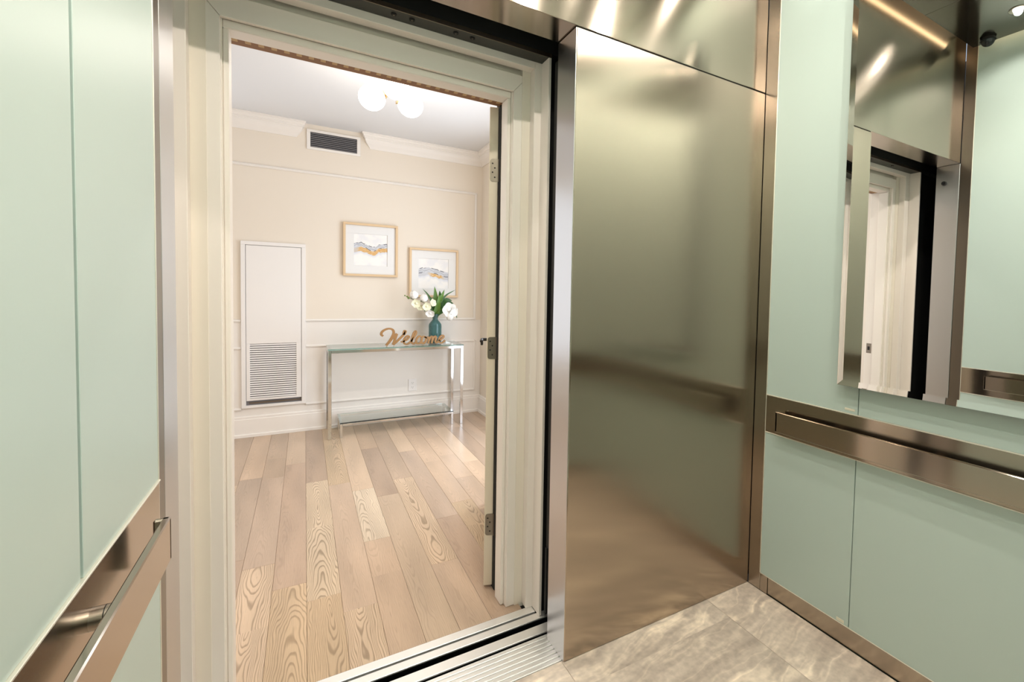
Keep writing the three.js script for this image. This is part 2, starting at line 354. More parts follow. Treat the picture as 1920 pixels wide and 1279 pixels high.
// camera dome in the ceiling corner, sensor on the reveal, bits of tape on the right wall
{
  const t = thing('security_camera', 'black security camera dome in the front left ceiling corner, seen in the mirror', 'camera', [0.12, CEIL, 0.155]);
  part('camera_base', moved(cyl(0.036, 0.04, 0.012, 32), 0, -0.006, 0), M.charcoal, t);
  const d = new THREE.SphereGeometry(0.034, 28, 14, 0, Math.PI * 2, Math.PI / 2, Math.PI / 2); d.translate(0, -0.012, 0);
  part('camera_dome', d, M.dome, t);
  const s = thing('door_sensor', 'small black round sensor on the left steel door reveal, seen in the mirror', 'sensor', [0, 2.02, -0.085]);
  part('sensor_body', moved(cyl(0.013, 0.015, 0.012, 20), 0.006, 0, 0, 0, 0, -Math.PI / 2), M.charcoal, s);
  part('sensor_eye', moved(sph(0.007, 16, 10), 0.012, 0, 0), M.dome, s);
  const c = part(numbered('tape_piece'), bx(W - 0.0032, W - 0.0022, 0.864, 0.872, 0.412, 0.450, 0.0003), M.sticker, scene);
  tag(c, 'short cream tape strip on the glass just above the right handrail', 'tape');
  const e = part(numbered('tape_piece'), bx(W - 0.0032, W - 0.0022, 0.082, 0.094, 0.415, 0.444, 0.0003), M.sticker, scene);
  tag(e, 'small pale tape scrap low on the right glass wall beside the joint', 'tape');
}

// ================================================================ THE ELEVATOR ENTRANCE
{
  const s = structGroup('door_sill', 'ribbed aluminium elevator sills with the dark running gap between');
  const g = []; const n = 7, z0 = -0.0125, z1 = -0.157;
  for (let k = 0; k < n; k++) { const a = z1 + (z0 - z1) * k / n, b = z1 + (z0 - z1) * (k + 1) / n; g.push([a, b]); }
  g.forEach(([a, b]) => partNo('sill_rib', bx(0.001, XP + 0.018, -0.008, 0.0005, a + 0.0022, b - 0.0022, 0.0015), M.alu, s));
  part('cab_sill_base', bx(-0.02, XP + 0.1, -0.03, -0.006, -0.157, -0.0125, 0), M.alu, s);
  part('cab_sill_lip', bx(-0.02, XP + 0.3, -0.007, 0, -0.214, -0.1695), M.alu, s);
  part('cab_track', bx(-0.02, XP + 0.3, -0.04, -0.022, -0.1695, -0.157, 0), M.charcoal, s);
  part('hall_sill_lip', bx(-0.06, XP + 0.3, -0.007, 0, -0.281, -0.246), M.alu, s);
  part('hall_track', bx(-0.06, XP + 0.3, -0.04, -0.02, -0.292, -0.281, 0), M.charcoal, s);
  part('hall_sill_plate', bx(-0.06, 1.035, -0.03, 0.0005, -0.331, -0.292), M.alu, s);
  part('pit_wall', [bx(-0.5, 2.2, -0.4, -0.032, -0.345, -0.333, 0), bx(-0.5, 2.2, -0.4, -0.052, -0.12, -0.10, 0)], M.black, s);
  part('gap_bottom', bx(-0.5, 2.2, -0.4, -0.35, -0.33, -0.1, 0), M.black, s);
}
{
  const s = structGroup('wall_shaft', 'dark elevator shaft behind the steel front');
  part('shaft_left', bx(-0.62, -0.56, -0.4, 3.0, -0.36, 0.1, 0), M.black, s);
  part('shaft_right', bx(2.16, 2.22, -0.4, 3.0, -0.36, 0.1, 0), M.black, s);
  part('shaft_top', bx(-0.62, 2.22, 2.48, 2.54, -0.36, -0.134, 0), M.black, s);
  part('shaft_left_face', bx(-0.56, -0.071, -0.03, 2.48, -0.36, -0.3, 0), M.black, s);
  part('shaft_right_face', bx(1.046, 2.16, -0.03, 2.48, -0.36, -0.3, 0), M.black, s);
  part('shaft_head_face', bx(-0.56, 2.16, 2.1515, 2.48, -0.36, -0.26, 0), M.black, s);
  part('cab_side_left', bx(-0.56, -0.031, -0.03, 2.48, -0.10, -0.06, 0), M.black, s);
  part('door_hanger', bx(-0.4, 2.1, 2.2, 2.34, -0.25, -0.15, 0), M.charcoal, s);
}
{
  const d = structGroup('door_2', 'elevator sliding doors parked behind the steel panel');
  part('cab_door', bx(1.075, 2.10, 0.006, HY - 0.01, -0.196, -0.168, 0.002), M.charcoal, d);  // steel doors coloured charcoal so the pocket looks unlit
  part('landing_door', bx(1.055, 2.10, 0.006, HY - 0.01, -0.248, -0.218, 0.002), M.charcoal, d);
  part('door_bumper', bx(1.048, 1.0555, 0.02, 0.28, -0.240, -0.226, 0.001), M.black, d);
}
// cream steel landing frame
{
  const f = structGroup('trim_1', 'cream painted steel landing frame of the elevator');
  part('jamb', [bx(1.008, 1.046, 0.0005, 2.15, -0.366, -0.324), bx(1.035, 1.046, 0.0005, 2.1375, -0.324, -0.257)], M.cream, f);
  part('jamb_001', [bx(-0.071, -0.007, 0.0005, 2.15, -0.366, -0.324), bx(-0.071, -0.060, 0.0005, 2.1375, -0.324, -0.257)], M.cream, f);
  part('head', bx(-0.007, 1.008, 2.112, 2.15, -0.366, -0.324), M.cream, f);
  const l = part('lintel', bx(-0.071, 1.046, 2.1380, 2.1515, -0.3238, -0.259, 0.0005), M.lintel, f); l.userData.label = 'dark steel lintel with bolts';
  part('lintel_lip', bx(-0.071, 1.046, 2.1355, 2.1515, -0.2588, -0.2555, 0.0008), M.nickel, f);
  [0.505, 0.56, 0.70, 0.757, 0.25].forEach((x) => {
    const b = partNo('bolt', moved(cyl(0.0085, 0.0085, 0.004, 18), x, 2.1365, -0.286), M.black, l);
    part('bolt_socket', moved(cyl(0.003, 0.003, 0.002, 6), x, 2.1342, -0.286), M.nickel, b);
  });
}
// wooden door frame: casing, jambs, stops
{
  const f = structGroup('door_frame', 'cream painted wooden door frame with mitred casing');
  const mitre = (pts, z0, z1) => {                                    // a casing board from its outline (x, y)
    const sh = new THREE.Shape(pts.map((q) => new THREE.Vector2(...q)));
    const g = new THREE.ExtrudeGeometry(sh, { depth: z1 - z0 - 0.004, bevelEnabled: true, bevelThickness: 0.002, bevelSize: 0.0012, bevelOffset: -0.0012, bevelSegments: 2 });
    g.translate(0, 0, z0 + 0.002); return g;
  };
  const XL0 = 0.005, XL1 = 0.060, XR0 = 0.943, XR1 = 0.998, YI = 2.030, YO = 2.094, g = 0.0004;
  part('casing', mitre([[XL0, 0.001], [XL1, 0.001], [XL1, YI - g], [XL0, YO - g]], -0.385, -0.370), M.creamWood, f);
  part('casing_001', mitre([[XR0, 0.001], [XR1, 0.001], [XR1, YO - g], [XR0, YI - g]], -0.385, -0.370), M.creamWood, f);
  part('casing_002', mitre([[XL0 + g, YO], [XL1 + g, YI], [XR0 - g, YI], [XR1 - g, YO]], -0.385, -0.370), M.creamWood, f);
  part('jamb', bx(0.030, XL1 + 0.003, 0.001, 2.034, HALLF, -0.3855), M.creamWood, f);
  part('jamb_001', bx(XR0 - 0.002, 0.975, 0.001, 2.034, HALLF, -0.3855), M.creamWood, f);
  part('jamb_head', bx(0.030, 0.975, 2.0345, 2.066, HALLF, -0.3855), M.creamWood, f);
  part('stop', bx(XL1 + 0.003, 0.0775, 0.001, 2.008, -0.458, -0.393, 0.003), M.creamWood, f);
  part('stop_001', bx(0.927, XR0 - 0.002, 0.001, 2.008, -0.458, -0.393, 0.003), M.creamWood, f);
  part('stop_head', bx(XL1 + 0.003, XR0 - 0.002, 2.0085, 2.0345, -0.458, -0.393, 0.003), M.creamWood, f);
  const raw = part('raw_wood_strip', bx(XL1 + 0.004, XR0 - 0.003, 2.016, 2.0345, HALLF, -0.4585, 0.001), M.rawWood, f); raw.userData.label = 'bare brown wood strip with notches';
  for (let k = 0; k < 26; k++) { const x = 0.075 + k * 0.0335; if (x < 0.925) partNo('strip_tooth', bx(x, x + 0.015, 2.0135, 2.0161, -0.488, -0.4595, 0.0006), M.rawLight, raw); }
  part('hinge_gap_shade', bx(0.9375, 0.942, 0.002, 2.03, -0.545, -0.497, 0.0005), M.black, f);  // black strip standing in for the shadowed gap at the hinge side
  part('casing_gap_shade', [bx(-0.0065, 0.0045, 0.001, 2.105, -0.42, -0.392, 0), bx(0.9985, 1.0075, 0.001, 2.105, -0.42, -0.392, 0), bx(-0.0065, 1.0075, 2.0945, 2.1115, -0.42, -0.392, 0)], M.black, f);  // black strips painting the shade in the gap round the casing
  const st = part('strike_plate', bx(0.0632, 0.0646, 0.875, 0.945, -0.505, -0.470, 0.0004), M.nickel, f); st.userData.label = 'metal strike plate on the left jamb';
  part('strike_hole', bx(0.0645, 0.0650, 0.897, 0.923, -0.496, -0.480, 0), M.black, st);
}
// the swung-open room door: hinge edge towards us
{
  const A = 20 * Math.PI / 180;                                       // how far past square it stands
  const d = new THREE.Group(); d.name = 'door_1'; d.userData.kind = 'structure'; d.userData.label = 'cream wooden door swung open into the hall, hinge edge in view';
  d.position.set(0.938, 0, -0.522); d.rotation.y = -A; scene.add(d);   // local: x across the thickness (0 = right face), -z along the door
  part('door_leaf', bx(-0.036, 0, 0.012, 2.013, -0.855, 0, 0.002), M.doorPaint, d);
  for (const [y0, y1] of [[0.2, 0.92], [1.06, 1.85]]) partNo('door_panel', bx(-0.0375, 0.0015, y0, y1, -0.72, -0.14, 0.006), M.doorPaint, d);
  for (const y of [1.757, 1.025, 0.276]) {
    const sh = new THREE.Shape(); const w = 0.033, h = 0.092, r = 0.012;
    sh.moveTo(0, 0); sh.lineTo(0, h); sh.lineTo(-w + r, h); sh.quadraticCurveTo(-w, h, -w, h - r); sh.lineTo(-w, r); sh.quadraticCurveTo(-w, 0, -w + r, 0); sh.lineTo(0, 0);
    const leaf = new THREE.ExtrudeGeometry(sh, { depth: 0.0022, bevelEnabled: false }); leaf.translate(0.001, y - h / 2, -0.0004);
    const hg = partNo('hinge', leaf, M.nickel, d);
    const kn = part('hinge_knuckle', moved(cyl(0.0075, 0.0075, h, 16), 0.0080, y, 0.004), M.nickel, hg); kn.userData.label = 'hinge knuckle';
    for (const [sx, sy] of [[-0.022, 0.028], [-0.013, 0.010], [-0.022, -0.008], [-0.013, -0.028]]) {
      const k = moved(cyl(0.0032, 0.0032, 0.001, 10), sx, y + sy, 0.0021, Math.PI / 2); partNo('screw', k, M.black, hg);
    }
    const lf2 = new THREE.Mesh(bx(0.0105, 0.0128, y - h / 2, y + h / 2, -0.004, 0.028, 0.0005), M.nickel); lf2.name = 'jamb_hinge_leaf'; hg.add(shade(lf2));
  }
  const hd = part('door_handle', moved(cyl(0.025, 0.025, 0.012, 24), -0.042, 0.98, -0.79, 0, 0, Math.PI / 2), M.charcoal, d); hd.userData.label = 'dark door lever';
  part('lever', [moved(cyl(0.009, 0.009, 0.045, 14), -0.064, 0.98, -0.79, 0, 0, Math.PI / 2), bx(-0.094, -0.078, 0.972, 0.988, -0.80, -0.69, 0.004), bx(-0.094, -0.080, 0.945, 0.984, -0.812, -0.797, 0.004)], M.charcoal, hd);
}

// ================================================================ THE HALL
// oak plank floor
{
  const f = structGroup('floor', 'light oak plank floor of the hall');
  part('floor_base', bx(HALLL - 0.1, HALLR + 0.1, -0.06, -0.013, HALLZ - 0.05, -0.332, 0), M.charcoal, f);
  // column k starts at 0.027 + 0.121 k; joints (z) read off the photograph, with the grain of the plank that ends there
  const known = { 0: [[-0.33, 7], [-1.185, 3], [-2.35, 0]], 1: [[-0.33, 6], [-0.95, 1], [-2.58, 2]], 2: [[-0.33, 6], [-0.80, 4], [-2.155, 1]], 3: [[-0.33, 7], [-0.658, 3], [-2.043, 6]], 4: [[-0.33, 0], [-1.187, 5], [-1.879, 2]], 5: [[-0.33, 2], [-1.72, 1], [-2.7, 0]], 6: [[-0.33, 3], [-0.82, 7], [-1.95, 0]], 7: [[-0.33, 1], [-1.26, 3], [-2.5, 2]], 8: [[-0.33, 6], [-1.42, 0], [-2.9, 1]] };
  for (let k = -11; k < 15; k++) {
    const x0 = 0.027 + OAKW * k, x1 = Math.min(x0 + OAKW, HALLR - 0.001);
    if (x0 < HALLL || x1 - x0 < 0.02) continue;
    let runs = known[k];
    if (!runs) { runs = []; let z = -0.33; while (z > HALLZ + 0.2) { const r = rnd(); runs.push([z, r > 0.82 ? 7 : Math.floor(r * 4.8)]); z -= 0.5 + 0.9 * rnd(); } }
    runs.forEach(([z, kind], i) => {
      const zn = i + 1 < runs.length ? runs[i + 1][0] : HALLZ + 0.001;
      let za = z; if (x1 < 0.02 || x0 > 0.98) za = Math.min(za, HALLF - 0.001);
      if (za - zn < 0.02) return;
      za = Math.min(za, -0.332);
      const g = bx(x0 + 0.0004, x1 - 0.0004, -0.013, 0, zn + 0.0004, za - 0.0004, 0.0009);
      const uv = g.attributes.uv, ov = rnd();
      const p = g.attributes.position;
      for (let q = 0; q < uv.count; q++) uv.setXY(q, (kind + 0.012 + 0.976 * Math.max(0, Math.min(1, (p.getX(q) - x0) / OAKW))) / OAKN, p.getZ(q) / OAKL + ov);
      partNo('plank', g, oakMat[kind > 3 ? 1 : Math.floor(rnd() * 3)], f);
    });
  }
}
// back wall with wainscot, mouldings
{
  const w = structGroup('wall_back', 'beige hall wall with white panelled wainscot');
  const bw = [-1.12, -0.42, 0.45, 2.45];                              // a second window, left of what the doorway shows
  part('wall_board', [bx(bw[1], HALLR + 0.1, -0.06, HALLC + 0.1, HALLZ - 0.12, HALLZ, 0), bx(HALLL - 0.1, bw[0], -0.06, HALLC + 0.1, HALLZ - 0.12, HALLZ, 0), bx(bw[0], bw[1], -0.06, bw[2], HALLZ - 0.12, HALLZ, 0), bx(bw[0], bw[1], bw[3], HALLC + 0.1, HALLZ - 0.12, HALLZ, 0)], M.wallBeige, w);
  const wi = structGroup('window_2', 'hall window in the back wall left of the access panel');
  const F = (a, b, c, d) => bx(a, b, c, d, HALLZ - 0.09, HALLZ - 0.02, 0.003);
  part('window_frame', [F(bw[0], bw[0] + 0.05, bw[2], bw[3]), F(bw[1] - 0.05, bw[1], bw[2], bw[3]), F(bw[0] + 0.05, bw[1] - 0.05, bw[2], bw[2] + 0.05), F(bw[0] + 0.05, bw[1] - 0.05, bw[3] - 0.05, bw[3])], M.trimWhite, wi);
  part('window_pane', bx(bw[0] + 0.05, bw[1] - 0.05, bw[2] + 0.05, bw[3] - 0.05, HALLZ - 0.058, HALLZ - 0.052, 0), M.picGlass, wi);
  const L = new THREE.RectAreaLight(rgb(DAY), DAY_LIGHT * 0.45, bw[1] - bw[0] - 0.1, bw[3] - bw[2] - 0.1);
  L.position.set((bw[0] + bw[1]) / 2, (bw[2] + bw[3]) / 2, HALLZ - 0.014); L.lookAt((bw[0] + bw[1]) / 2, (bw[2] + bw[3]) / 2, 0); scene.add(L);
  part('wainscot', bx(bw[1] + 0.03, HALLR - 0.001, 0.165, 0.950, HALLZ, HALLZ + 0.0015, 0), M.wallWhite, w);
  const mould = (name, a, b, y, vert) => {                             // 22 mm stepped moulding along x at y, or along y at x = a
    const P = [[0.0, -0.011], [0.006, -0.011], [0.008, -0.006], [0.013, -0.003], [0.013, 0.003], [0.008, 0.006], [0.006, 0.011], [0.0, 0.011]];
    const g = [];
    for (let i = 0; i + 1 < P.length; i++) {
      const [p0, h0] = P[i], [p1, h1] = P[i + 1];
      const z0 = HALLZ + 0.0015 + p0, z1 = HALLZ + 0.0015 + p1;
      const q = vert ? [[a - h0, b, z0], [a - h1, b, z1], [a - h1, y, z1], [a - h0, y, z0]] : [[a, y + h0, z0], [a, y + h1, z1], [b, y + h1, z1], [b, y + h0, z0]];
      const order = vert ? [0, 1, 2, 0, 2, 3] : [0, 2, 1, 0, 3, 2];
      const ge = new THREE.BufferGeometry(); ge.setAttribute('position', new THREE.Float32BufferAttribute(order.flatMap((n) => q[n]), 3));
      ge.setAttribute('uv', new THREE.Float32BufferAttribute(order.flatMap((n) => [q[n][0], q[n][1]]), 2)); ge.computeVertexNormals(); g.push(ge);
    }
    return partNo(name, g, M.trimWhite, w);
  };
  const X = 1.745, XA = -0.38;
  mould('panel_moulding', XA, X + 0.011, 2.235); mould('panel_moulding', XA, -0.178, 0.962); mould('panel_moulding', 0.272, X + 0.011, 0.962); mould('panel_moulding', X, 0.951, 2.246, true);
  mould('panel_moulding', XA, -0.178, 0.737); mould('panel_moulding', 0.272, X + 0.015, 0.737); mould('panel_moulding', XA, -0.178, 0.232); mould('panel_moulding', 0.272, X + 0.015, 0.232); mould('panel_moulding', X + 0.004, 0.222, 0.748, true);
}
// hall walls left, right with the window, and the wall round the doorway
{
  const l = struct('wall_hall_left', bx(HALLL - 0.1, HALLL, -0.06, HALLC + 0.1, HALLZ, HALLF, 0), M.wallBeige, 'beige left wall of the hall');
  const r = structGroup('wall_hall_right', 'beige right wall of the hall');
  const wz0 = -2.75, wz1 = -1.35, wy0 = 0.12, wy1 = 2.25;
  part('wall_board', [bx(HALLR, HALLR + 0.12, -0.06, HALLC + 0.1, HALLZ, wz0, 0), bx(HALLR, HALLR + 0.12, -0.06, HALLC + 0.1, wz1, HALLF, 0), bx(HALLR, HALLR + 0.12, -0.06, wy0, wz0, wz1, 0), bx(HALLR, HALLR + 0.12, wy1, HALLC + 0.1, wz0, wz1, 0)], M.wallBeige, r);
  const wi = structGroup('window_1', 'tall hall window on the right beyond the open door');
  const F = (a, b, c, d) => bx(HALLR + 0.02, HALLR + 0.09, c, d, a, b, 0.003);
  part('window_frame', [F(wz0, wz0 + 0.05, wy0, wy1), F(wz1 - 0.05, wz1, wy0, wy1), F(wz0 + 0.05, wz1 - 0.05, wy0, wy0 + 0.05), F(wz0 + 0.05, wz1 - 0.05, wy1 - 0.05, wy1), F((wz0 + wz1) / 2 - 0.025, (wz0 + wz1) / 2 + 0.025, wy0 + 0.05, wy1 - 0.05)], M.trimWhite, wi);
  part('window_pane', bx(HALLR + 0.052, HALLR + 0.058, wy0 + 0.05, wy1 - 0.05, wz0 + 0.05, (wz0 + wz1) / 2 - 0.025, 0), M.picGlass, wi);
  part('window_pane_001', bx(HALLR + 0.052, HALLR + 0.058, wy0 + 0.05, wy1 - 0.05, (wz0 + wz1) / 2 + 0.025, wz1 - 0.05, 0), M.picGlass, wi);
  const L = new THREE.RectAreaLight(rgb(DAY), DAY_LIGHT, wz1 - wz0 - 0.1, wy1 - wy0 - 0.1);
  L.position.set(HALLR + 0.015, (wy0 + wy1) / 2, (wz0 + wz1) / 2); L.lookAt(0, (wy0 + wy1) / 2, (wz0 + wz1) / 2); scene.add(L);
  const f = structGroup('wall_hall_front', 'hall side of the wall round the doorway');
  part('wall_board', [bx(HALLL, 0.029, -0.013, HALLC + 0.1, HALLF, -0.367, 0), bx(0.976, HALLR + 0.1, -0.013, HALLC + 0.1, HALLF, -0.367, 0)].map((g) => g), M.wallBeige, f);
  part('wall_over_door', bx(0.029, 0.976, 2.0665, HALLC + 0.1, HALLF, -0.39, 0), M.wallBeige, f);
  struct('ceiling', bx(HALLL - 0.1, HALLR + 0.1, HALLC, HALLC + 0.1, HALLZ - 0.1, -0.367, 0), M.ceilPaint, 'smooth pale grey hall ceiling');
}
// skirting boards and crown mouldings
{
  const P = [[0, 0.172], [0.010, 0.172], [0.014, 0.166], [0.014, 0.150], [0.018, 0.146], [0.018, 0.026], [0.030, 0.022], [0.031, 0.0005], [0, 0.0005]];
  const a = struct('baseboard_back', sweep(P, (p) => [[HALLL, HALLZ + p], [HALLR - p, HALLZ + p]]), M.trimWhite, 'tall cream skirting along the hall back wall');
  const b = struct('baseboard_right', sweep(P, (p) => [[HALLR - p, HALLZ + p], [HALLR - p, HALLF]]), M.trimWhite, 'tall cream skirting along the hall right wall');
  const C = [[0, -0.130], [0.010, -0.130], [0.012, -0.122], [0.020, -0.112], [0.042, -0.088], [0.056, -0.066], [0.060, -0.050], [0.066, -0.048], [0.066, -0.036], [0.076, -0.030], [0.080, -0.016], [0.088, -0.014], [0.088, -0.0005], [0, -0.0005]].map(([p, h]) => [p * 0.86, HALLC + h]);
  struct('trim_2', sweep(C, (p) => [[HALLL, HALLZ + p], [0.200 + p, HALLZ + p], [0.200 + p, HALLZ]]), M.trimWhite, 'white crown moulding left of the ceiling vent');
  struct('trim_3', sweep(C, (p) => [[0.775 - p, HALLZ], [0.775 - p, HALLZ + p], [HALLR - p, HALLZ + p], [HALLR - p, HALLF]]), M.trimWhite, 'white crown moulding right of the ceiling vent, turning the corner');
}
// supply vent
{
  const x0 = 0.28, x1 = 0.690, y0 = 2.432, y1 = 2.602, z = HALLZ;
  const t = thing('air_vent', 'small white wall vent with dark louvres between the crown mouldings', 'vent');
  part('vent_frame', [bx(x0, x1, y1 - 0.022, y1, z, z + 0.012), bx(x0, x1, y0, y0 + 0.022, z, z + 0.012), bx(x0, x0 + 0.027, y0 + 0.022, y1 - 0.022, z, z + 0.012), bx(x1 - 0.027, x1, y0 + 0.022, y1 - 0.022, z, z + 0.012)], M.trimWhite, t);
  part('vent_back', bx(x0 + 0.026, x1 - 0.026, y0 + 0.021, y1 - 0.021, z + 0.0003, z + 0.0015, 0), M.slotDark, t);
  for (let k = 0; k < 8; k++) { const y = y0 + 0.030 + k * 0.0155; partNo('vent_slat', moved(bx(-(x1 - x0) / 2 + 0.028, (x1 - x0) / 2 - 0.028, -0.0026, 0.0026, -0.004, 0.004, 0.0004), (x0 + x1) / 2, y, z + 0.0065, 0.5), M.gapGrey, t); }
}
// air-return access panel
{
  const x0 = -0.176, x1 = 0.271, y0 = 0.240, y1 = 1.616, z = HALLZ;
  const t = thing('return_air_panel', 'tall white access panel with a slatted return grille on the hall wall', 'wall panel');
  part('panel_frame', [bx(x0, x1, y1 - 0.03, y1, z, z + 0.020, 0.002), bx(x0, x1, y0, y0 + 0.022, z, z + 0.020, 0.002), bx(x0, x0 + 0.03, y0 + 0.022, y1 - 0.03, z, z + 0.020, 0.002), bx(x1 - 0.03, x1, y0 + 0.022, y1 - 0.03, z, z + 0.020, 0.002)], M.panelWhite, t);
  const ix0 = x0 + 0.033, ix1 = x1 - 0.033, iy0 = y0 + 0.060, iy1 = y1 - 0.033, gx0 = -0.119, gx1 = 0.203, gy0 = 0.317, gy1 = 0.772;
  part('panel_gap', bx(x0 + 0.029, x1 - 0.029, y0 + 0.021, y1 - 0.029, z + 0.0004, z + 0.002, 0), M.gapGrey, t);
  part('panel_leaf', [bx(ix0, ix1, gy1, iy1, z + 0.003, z + 0.017), bx(ix0, ix1, iy0, gy0, z + 0.003, z + 0.017, 0.0008), bx(ix0, gx0, gy0, gy1, z + 0.003, z + 0.017, 0.0005), bx(gx1, ix1, gy0, gy1, z + 0.003, z + 0.017, 0.0005)], M.panelWhite, t);
  const n = 25; for (let k = 0; k < n; k++) { const y = gy0 + (k + 0.5) * (gy1 - gy0) / n; partNo('grille_slat', moved(bx(-(gx1 - gx0) / 2, (gx1 - gx0) / 2, -0.0060, 0.0060, -0.0010, 0.0010, 0.0003), (gx0 + gx1) / 2, y, z + 0.0125, -0.5), M.panelWhite, t); }
  part('panel_latch', bx(x0 + 0.05, x1 - 0.04, y0 + 0.036, y0 + 0.046, z + 0.006, z + 0.014, 0.001), M.nickel, t);
}
// outlet
{
  const t = thing('wall_outlet', 'white wall socket under the console table', 'outlet', [1.147, 0.326, HALLZ + 0.0015]);
  part('cover_plate', bx(-0.038, 0.038, -0.058, 0.058, 0, 0.006, 0.002), M.panelWhite, t);
  for (const y of [0.021, -0.021]) {
    const s = partNo('socket', bx(-0.017, 0.017, y - 0.014, y + 0.014, 0.006, 0.0075, 0.0007), M.panelWhite, t);
    part('slots', [bx(-0.008, -0.006, y - 0.003, y + 0.006, 0.0074, 0.0077, 0), bx(0.006, 0.008, y - 0.003, y + 0.006, 0.0074, 0.0077, 0), bx(-0.002, 0.002, y - 0.011, y - 0.008, 0.0074, 0.0077, 0)], M.slotDark, s);
  }
}
// two framed abstract landscapes
function artTexture(kind) {
  const w = 512, h = 512, ridge = (x, o, a, f) => o + a * fbm(x * f, o * 3, kind * 17, 4);
  return dataTexture(w, h, (px, py) => {
    const x = px / w, y = py / h;                                       // y up
    let c = [244, 242, 240];
    c = mixC(c, [226, 228, 234], 0.6 * smooth(-0.1, 0.3, fbm(x * 3, y * 3, 9 + kind)));
    const top = kind ? 0.62 + 0.10 * Math.sin(x * 4.4 + 0.3) * 0.7 + 0.05 * fbm(x * 7, 1, kind, 4) : 0.66 + 0.06 * Math.sin(x * 8.5) + 0.09 * fbm(x * 6, 2, kind + 4, 4);
    const mid = top - (kind ? 0.16 : 0.13) + 0.05 * fbm(x * 5, 6, kind, 3), low = mid - (kind ? 0.10 : 0.13) + 0.06 * fbm(x * 5, 8, kind, 3);
    const edge = (e, s) => Math.max(0, 1 - Math.abs(y - e) / s);
    if (y < top && y > mid) c = mixC(c, [176, 182, 196], 0.55 + 0.6 * fbm(x * 10, y * 26, 3 + kind));
    if (y < mid && y > low) { const g = kind ? smooth(0.25, 0.5, x) * (1 - smooth(0.72, 0.9, x)) : 0.35 + 0.65 * smooth(0.05, 0.2, x); c = mixC(c, [214, 160, 84], g * (0.75 + 0.9 * fbm(x * 14, y * 40, 5 + kind))); c = mixC(c, [150, 156, 176], 0.4 * (1 - g)); }
    const ink = edge(top, 0.018) * smooth(-0.1, 0.15, fbm(x * 7, 3, 20 + kind)) + 0.8 * edge(mid + 0.012, 0.02) * smooth(0.0, 0.12, nz(x * 6, 4 + kind, 2)) + 0.5 * edge((top + mid) / 2 + 0.02 * Math.sin(x * 20), 0.008);
    c = mixC(c, [52, 54, 66], Math.min(0.92, Math.max(0, ink)));
    if (y < low && y > low - 0.10) c = mixC(c, [198, 204, 222], 0.6 * (1 - (low - y) / 0.10));
    return c.map(clampB);
  });
}
function picture(name, x0, x1, y0, y1, a, kind, label) {
  const t = thing(name, label, 'picture', [0, 0, HALLZ], 0, 'framed abstract landscapes on the hall wall');
  const fw = 0.020, d = 0.030;
  part('frame', [bx(x0, x1, y1 - fw, y1, 0.002, d, 0.002), bx(x0, x1, y0, y0 + fw, 0.002, d, 0.002), bx(x0, x0 + fw, y0 + fw, y1 - fw, 0.002, d, 0.002), bx(x1 - fw, x1, y0 + fw, y1 - fw, 0.002, d, 0.002)], M.frameWood, t);
  const [ax0, ax1, ay0, ay1] = a;
  const mat = [bx(x0 + fw, x1 - fw, ay1, y1 - fw, 0.009, 0.014, 0.0005), bx(x0 + fw, x1 - fw, y0 + fw, ay0, 0.009, 0.014, 0.0005), bx(x0 + fw, ax0, ay0, ay1, 0.009, 0.014, 0.0005), bx(ax1, x1 - fw, ay0, ay1, 0.009, 0.014, 0.0005)];
  part('mat', mat, M.mat, t);
  const g = bx(ax0 - 0.002, ax1 + 0.002, ay0 - 0.002, ay1 + 0.002, 0.004, 0.0075, 0), uv = g.attributes.uv;
  for (let k = 0; k < uv.count; k++) uv.setXY(k, (g.attributes.position.getX(k) - ax0) / (ax1 - ax0), (g.attributes.position.getY(k) - ay0) / (ay1 - ay0));
  const p = part('print', g, new THREE.MeshStandardMaterial({ map: artTexture(kind), roughness: 0.8 }), t); p.userData.label = 'grey and ochre abstract landscape print';
  return t;
}
picture('framed_picture', 0.553, 1.005, 1.360, 1.838, [0.640, 0.917, 1.457, 1.745], 0, 'higher left framed abstract landscape in a pale wood frame');
picture('framed_picture', 1.108, 1.568, 1.177, 1.649, [1.193, 1.474, 1.265, 1.553], 1, 'lower right framed abstract landscape partly behind the flowers');

